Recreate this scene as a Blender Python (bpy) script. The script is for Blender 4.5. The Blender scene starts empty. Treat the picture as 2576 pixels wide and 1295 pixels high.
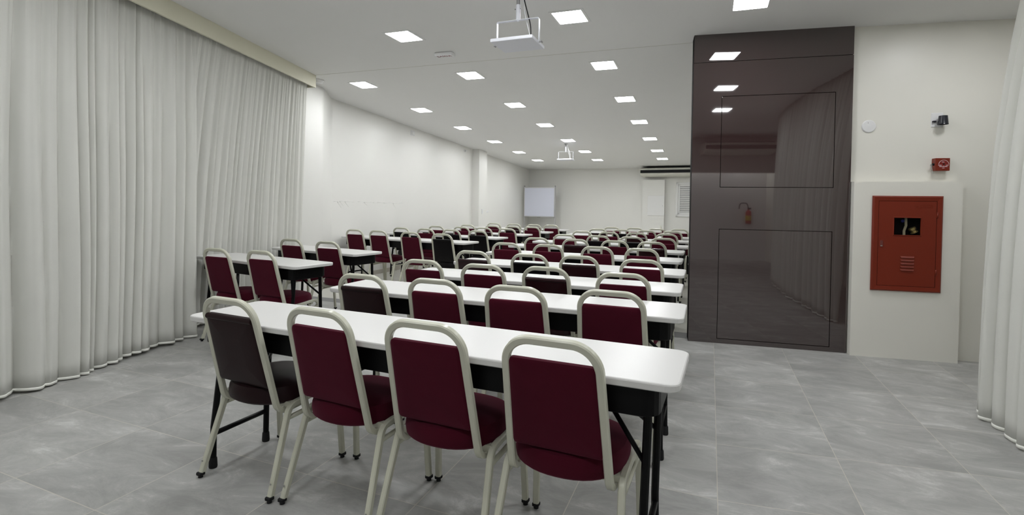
import bpy, math, random
from mathutils import Vector, Matrix

PI = math.pi
random.seed(7)
SC = bpy.context.scene
COL = SC.collection

# ------------------------------------------------------------------ camera
F_PX, CX, CY, W_PX, H_PX = 1290.0, 1288.0, 540.0, 2576.0, 1295.0
YAW, PITCH, ROLL, CAM_H = 0.3689, -0.0207, 0.0136, 1.30
fwd = Vector((-math.sin(YAW) * math.cos(PITCH), math.cos(YAW) * math.cos(PITCH), math.sin(PITCH)))
rgt = Vector((math.cos(YAW), math.sin(YAW), 0))
upv = rgt.cross(fwd)
r2 = rgt * math.cos(ROLL) + upv * math.sin(ROLL)
u2 = upv * math.cos(ROLL) - rgt * math.sin(ROLL)
cam_data = bpy.data.cameras.new('camera')
cam_data.sensor_width = 36.0
cam_data.sensor_fit = 'HORIZONTAL'
cam_data.lens = 36.0 * F_PX / W_PX
cam_data.shift_x = 0.0
cam_data.shift_y = -(H_PX / 2 - CY) / W_PX
cam_data.clip_start = 0.02
cam_data.clip_end = 100
cam = bpy.data.objects.new('camera', cam_data)
cam.matrix_world = Matrix(((r2.x, u2.x, -fwd.x, 0), (r2.y, u2.y, -fwd.y, 0), (r2.z, u2.z, -fwd.z, CAM_H), (0, 0, 0, 1)))
COL.objects.link(cam)
SC.camera = cam

# ------------------------------------------------------------------ world, exposure, light strength
wd = bpy.data.worlds.new('world')
SC.world = wd
wd.use_nodes = True
wd.node_tree.nodes['Background'].inputs[0].default_value = (0.8, 0.85, 0.9, 1)
wd.node_tree.nodes['Background'].inputs[1].default_value = 0.05
SC.view_settings.view_transform = 'Standard'
SC.view_settings.look = 'None'
SC.view_settings.exposure = 0.0
SC.view_settings.gamma = 1.0
SC.view_settings.use_curve_mapping = False
LAMP = 49.0            # radiance of every ceiling light panel

# ------------------------------------------------------------------ materials
def mat(name, color, rough=0.5, spec=0.5, metal=0.0, noise=None, bump=None, coat=0.0, sheen=0.0, sheen_col=None, trans=0.0):
    m = bpy.data.materials.new(name)
    m.use_nodes = True
    nt = m.node_tree
    b = nt.nodes['Principled BSDF']
    b.inputs['Base Color'].default_value = (*color, 1)
    b.inputs['Roughness'].default_value = rough
    b.inputs['Specular IOR Level'].default_value = spec
    b.inputs['Metallic'].default_value = metal
    b.inputs['Coat Weight'].default_value = coat
    b.inputs['Coat Roughness'].default_value = 0.012
    b.inputs['Sheen Weight'].default_value = sheen
    if sheen_col:
        b.inputs['Sheen Tint'].default_value = (*sheen_col, 1)
    tc = nt.nodes.new('ShaderNodeTexCoord')
    if noise:                                   # (scale, amount, detail)
        n = nt.nodes.new('ShaderNodeTexNoise')
        n.inputs['Scale'].default_value = noise[0]
        n.inputs['Detail'].default_value = noise[2] if len(noise) > 2 else 4
        nt.links.new(tc.outputs['Object'], n.inputs['Vector'])
        mx = nt.nodes.new('ShaderNodeMix')
        mx.data_type = 'RGBA'
        a = noise[1]
        mx.inputs[6].default_value = (*[c * (1 - a) for c in color], 1)
        mx.inputs[7].default_value = (*[min(1, c * (1 + a)) for c in color], 1)
        nt.links.new(n.outputs['Fac'], mx.inputs[0])
        nt.links.new(mx.outputs[2], b.inputs['Base Color'])
    if bump:                                    # (scale, strength, distance)
        n2 = nt.nodes.new('ShaderNodeTexNoise')
        n2.inputs['Scale'].default_value = bump[0]
        n2.inputs['Detail'].default_value = 5
        nt.links.new(tc.outputs['Object'], n2.inputs['Vector'])
        bp = nt.nodes.new('ShaderNodeBump')
        bp.inputs['Strength'].default_value = bump[1]
        bp.inputs['Distance'].default_value = bump[2]
        nt.links.new(n2.outputs['Fac'], bp.inputs['Height'])
        nt.links.new(bp.outputs['Normal'], b.inputs['Normal'])
    return m

def emit(name, color, strength):
    m = bpy.data.materials.new(name)
    m.use_nodes = True
    nt = m.node_tree
    nt.nodes.remove(nt.nodes['Principled BSDF'])
    e = nt.nodes.new('ShaderNodeEmission')
    e.inputs[0].default_value = (*color, 1)
    e.inputs[1].default_value = strength
    nt.links.new(e.outputs[0], nt.nodes['Material Output'].inputs[0])
    return m

def cloth_material():
    m = mat('curtain_voile', (0.80, 0.80, 0.755), 0.9, 0.1, noise=(3, 0.03))
    nt = m.node_tree
    b = nt.nodes['Principled BSDF']
    t = nt.nodes.new('ShaderNodeBsdfTranslucent')
    t.inputs[0].default_value = (0.80, 0.80, 0.74, 1)
    ms = nt.nodes.new('ShaderNodeMixShader')
    ms.inputs[0].default_value = 0.22
    nt.links.new(b.outputs[0], ms.inputs[1])
    nt.links.new(t.outputs[0], ms.inputs[2])
    nt.links.new(ms.outputs[0], nt.nodes['Material Output'].inputs[0])
    return m

def tile_material(name, light, dark, grout, x0, wpos, wneg, y0, h, kpos, kneg, rough, grout_w=0.004, cloud=1.0):
    m = bpy.data.materials.new(name)
    m.use_nodes = True
    nt = m.node_tree
    N, L = nt.nodes, nt.links
    b = N['Principled BSDF']
    tc = N.new('ShaderNodeTexCoord')
    sp = N.new('ShaderNodeSeparateXYZ')
    L.new(tc.outputs['Object'], sp.inputs[0])
    def M(op, a, c=None, clamp=False):
        n = N.new('ShaderNodeMath')
        n.operation = op
        n.use_clamp = clamp
        for i, v in enumerate((a, c)):
            if v is None: continue
            if isinstance(v, (int, float)): n.inputs[i].default_value = v
            else: L.new(v, n.inputs[i])
        return n.outputs[0]
    xs = M('SUBTRACT', sp.outputs[0], x0)
    pos = M('MAXIMUM', xs, 0.0)
    neg = M('MINIMUM', xs, 0.0)
    u = M('ADD', M('DIVIDE', pos, wpos), M('DIVIDE', neg, wneg))
    g = M('ADD', M('MULTIPLY', pos, kpos), M('MULTIPLY', neg, kneg))
    v = M('DIVIDE', M('SUBTRACT', M('SUBTRACT', sp.outputs[1], y0), g), h)
    def edge(t, size):
        f = M('FRACT', t)
        d = M('MINIMUM', f, M('SUBTRACT', 1.0, f))
        return M('MULTIPLY', d, size)
    d = M('MINIMUM', edge(u, wpos), edge(v, h))
    gr = N.new('ShaderNodeMapRange')
    gr.inputs['From Min'].default_value = grout_w * 0.35
    gr.inputs['From Max'].default_value = grout_w * 0.6
    gr.inputs['To Min'].default_value = 1
    gr.inputs['To Max'].default_value = 0
    L.new(d, gr.inputs['Value'])
    cell = N.new('ShaderNodeCombineXYZ')
    L.new(M('FLOOR', u), cell.inputs[0])
    L.new(M('FLOOR', v), cell.inputs[1])
    wn = N.new('ShaderNodeTexWhiteNoise')
    L.new(cell.outputs[0], wn.inputs['Vector'])
    off = N.new('ShaderNodeVectorMath')
    off.operation = 'MULTIPLY_ADD'
    L.new(wn.outputs['Color'], off.inputs[0])
    off.inputs[1].default_value = (20, 20, 20)
    L.new(tc.outputs['Object'], off.inputs[2])
    mp = N.new('ShaderNodeMapping')
    mp.inputs['Rotation'].default_value = (0, 0, 0.5)
    mp.inputs['Scale'].default_value = (1.0, 1.9, 1.0)
    L.new(off.outputs[0], mp.inputs[0])
    n1 = N.new('ShaderNodeTexNoise')
    n1.inputs['Scale'].default_value = 3.0
    n1.inputs['Detail'].default_value = 12
    n1.inputs['Roughness'].default_value = 0.74
    n1.inputs['Distortion'].default_value = 0.6
    L.new(mp.outputs[0], n1.inputs['Vector'])
    cr = N.new('ShaderNodeValToRGB')
    cr.color_ramp.elements[0].position = 0.40
    cr.color_ramp.elements[0].color = (*dark, 1)
    cr.color_ramp.elements[1].position = 0.72
    cr.color_ramp.elements[1].color = (*light, 1)
    e = cr.color_ramp.elements.new(0.56)
    e.color = (*[a * 0.72 + c * 0.28 for a, c in zip(dark, light)], 1)
    L.new(n1.outputs['Fac'], cr.inputs[0])
    tone = N.new('ShaderNodeMix')
    tone.data_type = 'RGBA'
    tone.blend_type = 'MULTIPLY'
    tone.inputs[0].default_value = 1
    mr = N.new('ShaderNodeMapRange')
    mr.inputs['To Min'].default_value = 1 - 0.10 * cloud
    mr.inputs['To Max'].default_value = 1 + 0.06 * cloud
    L.new(wn.outputs['Value'], mr.inputs['Value'])
    L.new(cr.outputs[0], tone.inputs[6])
    L.new(mr.outputs[0], tone.inputs[7])
    mx = N.new('ShaderNodeMix')
    mx.data_type = 'RGBA'
    L.new(gr.outputs[0], mx.inputs[0])
    L.new(tone.outputs[2], mx.inputs[6])
    mx.inputs[7].default_value = (*grout, 1)
    L.new(mx.outputs[2], b.inputs['Base Color'])
    b.inputs['Roughness'].default_value = rough
    b.inputs['Specular IOR Level'].default_value = 0.4
    bm = N.new('ShaderNodeBump')
    bm.inputs['Strength'].default_value = 0.25
    bm.inputs['Distance'].default_value = 0.001
    L.new(M('SUBTRACT', n1.outputs['Fac'], gr.outputs[0]), bm.inputs['Height'])
    L.new(bm.outputs[0], b.inputs['Normal'])
    return m

MT = dict(
    ceiling=mat('ceiling_paint', (0.80, 0.798, 0.785), 0.8, 0.2, noise=(0.7, 0.02)),
    wall=mat('wall_paint', (0.79, 0.785, 0.75), 0.36, 0.40, noise=(0.9, 0.025), bump=(7, 0.12, 0.004)),
    wall_cream=mat('cream_wall_paint', (0.80, 0.785, 0.72), 0.36, 0.40, noise=(0.9, 0.02), bump=(9, 0.10, 0.003)),
    white=mat('white_paint', (0.80, 0.80, 0.79), 0.45, 0.4),
    plaster=mat('bare_plaster', (0.62, 0.61, 0.55), 0.9, 0.2, bump=(60, 0.4, 0.003)),
    valance=mat('valance_paint', (0.72, 0.70, 0.56), 0.6, 0.3, noise=(4, 0.04)),
    curtain=cloth_material(),
    hem=mat('curtain_hem', (0.86, 0.86, 0.80), 0.9, 0.1),
    tile=tile_material('grey_stone_tile', (0.64, 0.64, 0.62), (0.325, 0.325, 0.312), (0.52, 0.50, 0.44), 0.056, 0.583, 0.607, 1.855, 0.578, 0.125, -0.03, 0.42),
    porcelain=tile_material('beige_porcelain_tile', (0.66, 0.65, 0.60), (0.60, 0.59, 0.54), (0.45, 0.44, 0.40), 0.056, 0.6, 0.6, 1.85, 0.6, 0.05, -0.03, 0.3, cloud=0.4),
    strip=mat('grey_threshold', (0.20, 0.20, 0.20), 0.5, 0.4, noise=(12, 0.1)),
    skirting=mat('skirting_tile', (0.50, 0.47, 0.41), 0.45, 0.4, noise=(5, 0.05)),
    laminate=mat('white_laminate', (0.67, 0.665, 0.65), 0.30, 0.35, noise=(2.5, 0.012)),
    black=mat('black_enamel', (0.003, 0.003, 0.0034), 0.38, 0.14),
    rubber=mat('black_rubber', (0.010, 0.010, 0.011), 0.7, 0.3),
    frame=mat('cream_enamel', (0.56, 0.56, 0.46), 0.26, 0.5, noise=(14, 0.06)),
    chrome=mat('bolt_metal', (0.5, 0.5, 0.47), 0.35, 0.5, 0.9),
    maroon=mat('maroon_fabric', (0.057, 0.0040, 0.0120), 0.9, 0.10, noise=(7, 0.22), bump=(420, 0.35, 0.0012), sheen=0.16, sheen_col=(0.9, 0.30, 0.45)),
    brown_vinyl=mat('dark_brown_vinyl', (0.017, 0.0062, 0.0074), 0.45, 0.16, noise=(6, 0.15), bump=(160, 0.08, 0.0008)),
    black_vinyl=mat('black_vinyl', (0.004, 0.0032, 0.0038), 0.42, 0.14, bump=(160, 0.08, 0.0008)),
    gloss_vinyl=mat('glossy_brown_vinyl', (0.022, 0.006, 0.008), 0.20, 0.32, noise=(6, 0.15), bump=(22, 0.25, 0.004)),
    lacquer=mat('brown_lacquer', (0.037, 0.0205, 0.0200), 0.03, 1.0, noise=(3, 0.05), coat=1.0),
    gap=mat('shadow_gap', (0.004, 0.003, 0.003), 0.8, 0.1),
    red=mat('red_enamel', (0.185, 0.021, 0.007), 0.42, 0.4, noise=(5, 0.04)),
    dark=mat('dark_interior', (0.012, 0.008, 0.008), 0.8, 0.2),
    brass=mat('brass', (0.45, 0.36, 0.16), 0.4, 0.5, 0.9),
    hose=mat('canvas_hose', (0.30, 0.27, 0.18), 0.9, 0.2),
    blue=mat('blue_paint', (0.01, 0.012, 0.12), 0.5, 0.4),
    plastic=mat('white_plastic', (0.78, 0.78, 0.78), 0.4, 0.4),
    navy=mat('black_plastic', (0.012, 0.013, 0.020), 0.3, 0.5),
    dialred=mat('dial_red', (0.22, 0.02, 0.015), 0.4, 0.4),
    print_white=mat('white_print', (0.70, 0.55, 0.56), 0.6, 0.2),
    print_red=mat('red_print', (0.22, 0.05, 0.05), 0.6, 0.2),
    tray=mat('white_powder_coat', (0.74, 0.75, 0.80), 0.4, 0.4),
    steel=mat('galvanised_steel', (0.32, 0.32, 0.32), 0.45, 0.5, 0.8, noise=(20, 0.15)),
    alu=mat('aluminium', (0.55, 0.55, 0.56), 0.4, 0.5, 0.7),
    board=mat('whiteboard_enamel', (0.66, 0.68, 0.78), 0.25, 0.5),
    grille=mat('black_grille', (0.006, 0.006, 0.007), 0.6, 0.3),
    ac=mat('air_conditioner_white', (0.72, 0.71, 0.64), 0.45, 0.4),
    rear=mat('dimmed_rear_wall', (0.62, 0.58, 0.55), 0.6, 0.3),  # darker colour stands in for the dimmer light on the upper rear wall
    yellow=mat('yellow_label', (0.6, 0.42, 0.03), 0.5, 0.3),
    lamp=emit('lamp_panel', (0.97, 0.985, 1.0), LAMP),
)

# ------------------------------------------------------------------ mesh helpers
class MB:
    def __init__(s): s.v, s.f, s.sm = [], [], []
    def add(s, vs, fs, smooth=False):
        o = len(s.v)
        s.v += [tuple(v) for v in vs]
        s.f += [tuple(i + o for i in f) for f in fs]
        s.sm += [smooth] * len(fs)
        return s
    def box(s, x0, x1, y0, y1, z0, z1):
        vs = [(x, y, z) for z in (z0, z1) for y in (y0, y1) for x in (x0, x1)]
        return s.add(vs, [(0, 2, 3, 1), (4, 5, 7, 6), (0, 1, 5, 4), (1, 3, 7, 5), (3, 2, 6, 7), (2, 0, 4, 6)])
    def rbox(s, x0, x1, y0, y1, z0, z1, r=0.004, axis=2):
        """box with chamfered edges, stacked along one axis"""
        lim = ((x0, x1), (y0, y1), (z0, z1))
        a, b, c = [(1, 2, 0), (2, 0, 1), (0, 1, 2)][axis]
        r = min(r, *[(h - l) * 0.45 for l, h in lim])
        def ring(d):
            (a0, a1), (b0, b1) = lim[a], lim[b]
            q = [(a0 + d + r, b0 + d), (a1 - d - r, b0 + d), (a1 - d, b0 + d + r), (a1 - d, b1 - d - r),
                 (a1 - d - r, b1 - d), (a0 + d + r, b1 - d), (a0 + d, b1 - d - r), (a0 + d, b0 + d + r)]
            return q
        c0, c1 = lim[c]
        lay = [(r, c0), (0, c0 + r), (0, c1 - r), (r, c1)]
        vs = []
        for d, w in lay:
            for p, q in ring(d):
                t = [0, 0, 0]
                t[a], t[b], t[c] = p, q, w
                vs.append(t)
        fs = [tuple(reversed(range(8))), tuple(range(24, 32))]
        for k in range(3):
            for i in range(8):
                j = (i + 1) % 8
                fs.append((k * 8 + i, k * 8 + j, k * 8 + 8 + j, k * 8 + 8 + i))
        return s.add(vs, fs)
    def layers(s, rings, smooth=True, cap=True, closed=True):
        n = len(rings[0])
        vs = [p for r in rings for p in r]
        fs = []
        for k in range(len(rings) - 1):
            for i in range(n if closed else n - 1):
                j = (i + 1) % n
                fs.append((k * n + i, k * n + j, (k + 1) * n + j, (k + 1) * n + i))
        s.add(vs, fs, smooth)
        if cap:
            o = len(s.v) - len(vs)
            s.f += [tuple(o + i for i in reversed(range(n))), tuple(o + (len(rings) - 1) * n + i for i in range(n))]
            s.sm += [False, False]
        return s
    def cyl(s, p0, p1, r0, r1=None, n=14, smooth=True):
        p0, p1 = Vector(p0), Vector(p1)
        r1 = r0 if r1 is None else r1
        d = (p1 - p0).normalized()
        a = d.orthogonal().normalized()
        b = d.cross(a)
        ring = lambda p, r: [p + (a * math.cos(2 * PI * i / n) + b * math.sin(2 * PI * i / n)) * r for i in range(n)]
        return s.layers([ring(p0, r0), ring(p1, r1)], smooth)
    def lathe(s, prof, n=24, axis='z', at=(0, 0, 0)):
        rings = []
        for r, z in prof:
            ring = []
            for i in range(n):
                c, q = math.cos(2 * PI * i / n) * r, math.sin(2 * PI * i / n) * r
                p = {'z': (c, q, z), 'y': (c, z, -q), 'x': (z, c, q)}[axis]
                ring.append((p[0] + at[0], p[1] + at[1], p[2] + at[2]))
            rings.append(ring)
        return s.layers(rings, True)
    def sweep(s, path, prof, ref=(1, 0, 0), smooth=True, cap=True):
        """prof: list of (a, b); a along the reference direction, b across it"""
        P = [Vector(p) for p in path]
        rings = []
        ref = Vector(ref)
        for i, p in enumerate(P):
            if i == 0: t = P[1] - P[0]
            elif i == len(P) - 1: t = P[-1] - P[-2]
            else: t = (P[i + 1] - p).normalized() + (p - P[i - 1]).normalized()
            t.normalize()
            a = (ref - t * ref.dot(t)).normalized()
            b = t.cross(a)
            rings.append([p + a * x + b * y for x, y in prof])
        return s.layers(rings, smooth, cap)
    def build(s, name, material, parent=None, **props):
        me = bpy.data.meshes.new(name)
        me.from_pydata(s.v, [], s.f)
        me.polygons.foreach_set('use_smooth', s.sm)
        me.materials.append(material)
        me.update()
        import bmesh
        bm = bmesh.new()
        bm.from_mesh(me)
        bmesh.ops.recalc_face_normals(bm, faces=bm.faces)
        for e in bm.edges:
            if len(e.link_faces) == 2 and e.calc_face_angle(0) > 0.60: e.smooth = False
        bm.to_mesh(me)
        bm.free()
        o = bpy.data.objects.new(name, me)
        COL.objects.link(o)
        if parent: o.parent = parent
        for k, v in props.items(): o[k] = v
        return o

def rprof(w, h, r, n=2):
    """rounded rectangle profile"""
    out = []
    for cx, cy, a0 in ((w / 2 - r, h / 2 - r, 0), (-w / 2 + r, h / 2 - r, 90), (-w / 2 + r, -h / 2 + r, 180), (w / 2 - r, -h / 2 + r, 270)):
        for k in range(n):
            a = math.radians(a0 + 90 * k / (n - 1))
            out.append((cx + r * math.cos(a), cy + r * math.sin(a)))
    return out

def cprof(r, n=12): return [(r * math.cos(2 * PI * i / n), r * math.sin(2 * PI * i / n)) for i in range(n)]

def fillet(pts, radii, n=6):
    P = [Vector(p) for p in pts]
    out = [P[0]]
    for i in range(1, len(P) - 1):
        r = radii[i - 1] if isinstance(radii, (list, tuple)) else radii
        a, b = (P[i - 1] - P[i]), (P[i + 1] - P[i])
        la, lb = a.length, b.length
        a, b = a / la, b / lb
        ang = a.angle(b)
        d = min(r / math.tan(ang / 2), la * 0.49, lb * 0.49)
        rr = d * math.tan(ang / 2)
        c = P[i] + (a + b).normalized() * (rr / math.sin(ang / 2))
        s0, s1 = P[i] + a * d - c, P[i] + b * d - c
        tot = s0.angle(s1)
        for k in range(n + 1):
            t = k / n
            out.append(c + (s0 * math.sin((1 - t) * tot) + s1 * math.sin(t * tot)) / math.sin(tot))
    out.append(P[-1])
    return out

def empty(name, loc=(0, 0, 0), rz=0.0, **props):
    o = bpy.data.objects.new(name, None)
    o.empty_display_size = 0.1
    o.location = loc
    o.rotation_euler = (0, 0, rz)
    COL.objects.link(o)
    for k, v in props.items(): o[k] = v
    return o

KIDS = {}
def copy_tree(o, parent=None):
    c = o.copy()
    COL.objects.link(c)
    c.parent = parent
    for ch in [k for k in ALLOBJ if k.parent == o]:
        copy_tree(ch, c)
    return c

ALLOBJ = []
def freeze(root):
    """remember the tree below a prototype so copies need no scene search"""
    ALLOBJ.clear()
    def rec(o):
        for ch in o.children:
            ALLOBJ.append(ch)
            rec(ch)
    bpy.context.view_layer.update()
    rec(root)

def text_mesh(mb_name, body, size, depth, material, parent):
    cu = bpy.data.curves.new('lettering', 'FONT')
    cu.body = body
    cu.size = size
    cu.extrude = depth
    cu.align_x = 'CENTER'
    cu.align_y = 'CENTER'
    tmp = bpy.data.objects.new('lettering_source', cu)
    COL.objects.link(tmp)
    dg = bpy.context.evaluated_depsgraph_get()
    dg.update()
    me = bpy.data.meshes.new_from_object(tmp.evaluated_get(dg))
    bpy.data.objects.remove(tmp)
    me.materials.clear()
    me.materials.append(material)
    o = bpy.data.objects.new(mb_name, me)
    COL.objects.link(o)
    o.parent = parent
    return o

# ------------------------------------------------------------------ the room
def ceil_z(x, y):
    return 2.936 - 0.0095 * x if y <= 5.46 else 3.215 - 0.0095 * x - 0.0511 * y

X_WALL = -5.62
YB = lambda x: 15.60 - 0.08 * x            # line of the far wall
# ceiling: level over the front hall, falling gently over the long room
mb = MB()
for (y0, y1) in ((-3.2, 5.46), (5.46, 16.6)):
    e = 1e-4
    z = lambda x, y, s=(y0 > 0): (3.215 - 0.0095 * x - 0.0511 * y) if s else (2.936 - 0.0095 * x)
    q = [(-6.4, y0), (3.4, y0), (3.4, y1), (-6.4, y1)]
    lo = [(x, y, z(x, y)) for x, y in q]
    hi = [(x, y, z(x, y) + 0.12) for x, y in q]
    mb.layers([lo, hi], smooth=False)
mb.build('ceiling', MT['ceiling'], kind='structure')
# fine seam where the two ceilings meet
mb = MB()
mb.layers([[(x, y, 2.936 - 0.0095 * x - dz) for x, y in ((-5.0, 5.457), (1.2, 5.457), (1.2, 5.463), (-5.0, 5.463))] for dz in (0.0018, -0.004)], smooth=False)
mb.build('trim_1', MT['plaster'], kind='structure')

mb = MB()
pl = [(-6.4, -3.2), (3.4, -3.2), (3.4, 5.9), (1.3, 5.9), (0.2, 5.40), (-6.4, 5.36)]
mb.layers([[(x, y, -0.1) for x, y in pl], [(x, y, 0) for x, y in pl]], smooth=False)
mb.build('floor', MT['tile'], kind='structure')
mb = MB()
mb.layers([[(-6.4, 5.55, -0.1), (3.2, 5.55, -0.1), (3.2, 16.6, -0.1), (-6.4, 16.6, -0.1)], [(-6.4, 5.55, -0.001), (3.2, 5.55, -0.001), (3.2, 16.6, -0.001), (-6.4, 16.6, -0.001)]], smooth=False)
mb.build('floor_rear', MT['porcelain'], kind='structure')
mb = MB()
mb.layers([[(-6.4, 5.36, -0.1), (3.2, 5.50, -0.1), (3.2, 5.55, -0.1), (-6.4, 5.55, -0.1)], [(-6.4, 5.36, 0.001), (-0.2, 5.32, 0.001), (-0.2, 5.55, 0.001), (-6.4, 5.55, 0.001)]], smooth=False)
mb.build('trim_2', MT['strip'], kind='structure')

def wall_path(name, pts, material, thick=0.15, z0=0.0, top=3.3, side=1, zs=None):
    """wall following a plan polyline; thickness grows to one side"""
    P = [Vector((p[0], p[1])) for p in pts]
    nrm = []
    for i in range(len(P)):
        t = (P[min(i + 1, len(P) - 1)] - P[max(i - 1, 0)]).normalized()
        nrm.append(Vector((-t.y, t.x)) * side * thick)
    rings = []
    for p, n in zip(P, nrm):
        q = p + n
        rings.append([(p.x, p.y, z0), (q.x, q.y, z0), (q.x, q.y, top), (p.x, p.y, top)])
    return MB().layers(rings, smooth=False).build(name, material, kind='structure')

# left wall: straight long room wall, rounded step in towards the curtained front
left_pts = [(-5.20, -3.1)]
for p in fillet([(-5.20, 5.30, 0), (-5.31, 6.02, 0), (-5.62, 6.56, 0), (-5.62, 7.2, 0)], [0.25, 0.12], 6):
    left_pts.append((p.x, p.y))
left_pts.append((-5.62, 16.4))
wall_left = wall_path('wall_left', left_pts, MT['wall'], side=1)
wall_back = wall_path('wall_back', [(-6.0, YB(-6.0)), (1.7, YB(1.7))], MT['wall'], side=1)
wall_right = wall_path('wall_right', [(1.55, 5.8), (1.55, 16.2)], MT['wall'], side=-1)
# pillar on the left wall
MB().box(-5.70, -5.43, 11.72, 12.20, 0, 3.0).build('wall_pillar', MT['wall'], kind='structure')
# skirting along the left wall
MB().box(X_WALL - 0.01, X_WALL + 0.012, 6.62, 11.72, 0, 0.075).build('baseboard_left', MT['skirting'], kind='structure')
MB().box(X_WALL - 0.01, X_WALL + 0.012, 12.20, 16.0, 0, 0.075).build('baseboard_left_rear', MT['skirting'], kind='structure')
# old plaster seam standing proud of the left wall
mb = MB()
rng = random.Random(3)
y = 6.62
while y < 8.6:
    ln = rng.uniform(0.05, 0.22)
    zc = 1.305 + rng.uniform(-0.008, 0.008) - 0.01 * (y - 6.6)
    th = rng.uniform(0.003, 0.007)
    mb.cyl((X_WALL + 0.001, y, zc), (X_WALL + 0.001, y + ln, zc + rng.uniform(-0.006, 0.006)), th * 0.5, th * 0.3, 6)
    if rng.random() < 0.3:
        mb.cyl((X_WALL + 0.001, y, zc), (X_WALL + 0.001, y + 0.1, zc - rng.uniform(0.05, 0.1)), th * 0.5, 0.001, 6)
    y += ln * 0.95
mb.build('plaster_ridge', MT['wall'], wall_left)

# front hall: right-hand partition beside the brown panel
TV = Vector((0.9934251, 0.11448393, 0))
NV = Vector((-TV.y, TV.x, 0))
RZ = math.atan2(TV.y, TV.x)
A0 = Vector((1.179, 5.313, 0))             # front left foot of the white pier
def hall_frame(off=0.0): return A0 + NV * off
w0 = A0 + NV * 0.10 - TV * 0.02
w1 = w0 + TV * 1.75
wall_front = wall_path('wall_front', [(w0.x, w0.y), (w1.x, w1.y)], MT['wall_cream'], thick=0.3, side=1)
mb = MB()
for a in ((0, 0.20, 0, 1.54), (0.61, 0.81, 0, 1.54), (0.20, 0.61, 0, 0.65), (0.20, 0.61, 1.36, 1.54)):
    mb.box(a[0], a[1], 0, 0.12, a[2], a[3])
pr = mb.build('wall_pier', MT['wall_cream'], kind='structure')
pr.location = A0
pr.rotation_euler = (0, 0, RZ)
# walls that close the hall behind the camera (seen mirrored in the brown lacquer)
wall_path('wall_side', [(3.05, -3.1), (3.05, 5.7)], MT['wall_cream'], side=-1)
wall_path('wall_rear', [(-5.3, -2.9), (3.2, -2.9)], MT['white'], side=-1)
wall_path('wall_rear_upper', [(-5.3, -2.2), (3.05, -2.2)], MT['rear'], side=-1, z0=2.1)  # upper part, its dimness put into the colour
d = MB().rbox(3.012, 3.05, -0.55, 0.35, 0.0, 2.1, 0.004).build('door_1', MT['white'], kind='structure')
MB().cyl((3.012, -0.45, 1.05), (2.96, -0.45, 1.05), 0.012).cyl((2.96, -0.45, 1.05), (2.96, -0.32, 1.05), 0.010).build('handle', MT['chrome'], d)

# ------------------------------------------------------------------ brown lacquered panel
PA, PB = Vector((-0.175, 5.23, 0)), Vector((1.164, 5.373, 0))
pt = (PB - PA).normalized()
panel = empty('wall_panel', PA, math.atan2(pt.y, pt.x), label='tall glossy dark brown lacquered panel reflecting the hall, beside the cream wall', category='wall panel')
PW, G = 1.347, 0.0022
MB().box(0.004, PW - 0.004, 0.014, 0.16, 0, 2.93).build('core', MT['gap'], panel)
MB().rbox(0, PW, 0, 0.018, 2.672 + G, 2.938, 0.0015).build('top_board', MT['lacquer'], panel)
mb = MB()
x0, x1 = 0.258, 1.211
for a in ((0, x0 - G, 0, 2.672 - G), (x1 + G, PW, 0, 2.672 - G), (x0 - G, x1 + G, 2.345 + G, 2.672 - G), (x0 - G, x1 + G, 1.090 + G, 1.488 - G), (x0 - G, x1 + G, 0, 0.045 - G)):
    mb.box(a[0], a[1], 0, 0.018, a[2], a[3])
mb.build('face_board', MT['lacquer'], panel)
MB().rbox(x0 + G, x1 - G, 0, 0.018, 1.488 + G, 2.345 - G, 0.0012).build('upper_door', MT['lacquer'], panel)
MB().rbox(x0 + G, x1 - G, 0, 0.018, 0.045 + G, 1.090 - G, 0.0012).build('lower_door', MT['lacquer'], panel)
MB().box(-0.002, 0.0, 0.0, 0.16, 0, 2.93).build('edge_board', MT['gap'], panel)

# ------------------------------------------------------------------ red fire-hose cabinet on the pier
cab = empty('fire_hose_cabinet', A0 + TV * 0.0, RZ, label='red metal fire hose cabinet with small window set in the cream pier', category='fire cabinet')
x0, x1, z0, z1 = 0.143, 0.665, 0.592, 1.417
mb = MB()
bw = 0.044
prof = [(0, 0.0), (0, -0.014), (0.010, -0.022), (bw, -0.018), (bw, 0.0)]
rings = []
for inset, yy in prof:
    rings.append([(x0 + inset, yy, z0 + inset), (x1 - inset, yy, z0 + inset), (x1 - inset, yy, z1 - inset), (x0 + inset, yy, z1 - inset)])
mb.layers(rings, smooth=False, cap=False)
mb.build('frame', MT['red'], cab)
dx0, dx1, dz0, dz1 = x0 + bw + 0.003, x1 - bw - 0.003, z0 + bw + 0.003, z1 - bw - 0.003
wx0, wx1, wz0, wz1 = 0.307, 0.503, 1.080, 1.227
mb = MB()
yd = -0.017
for a in ((dx0, dx1, dz0, wz0), (dx0, dx1, wz1, dz1), (dx0, wx0, wz0, wz1), (wx1, dx1, wz0, wz1)):
    mb.box(a[0], a[1], yd, yd + 0.003, a[2], a[3])
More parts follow.
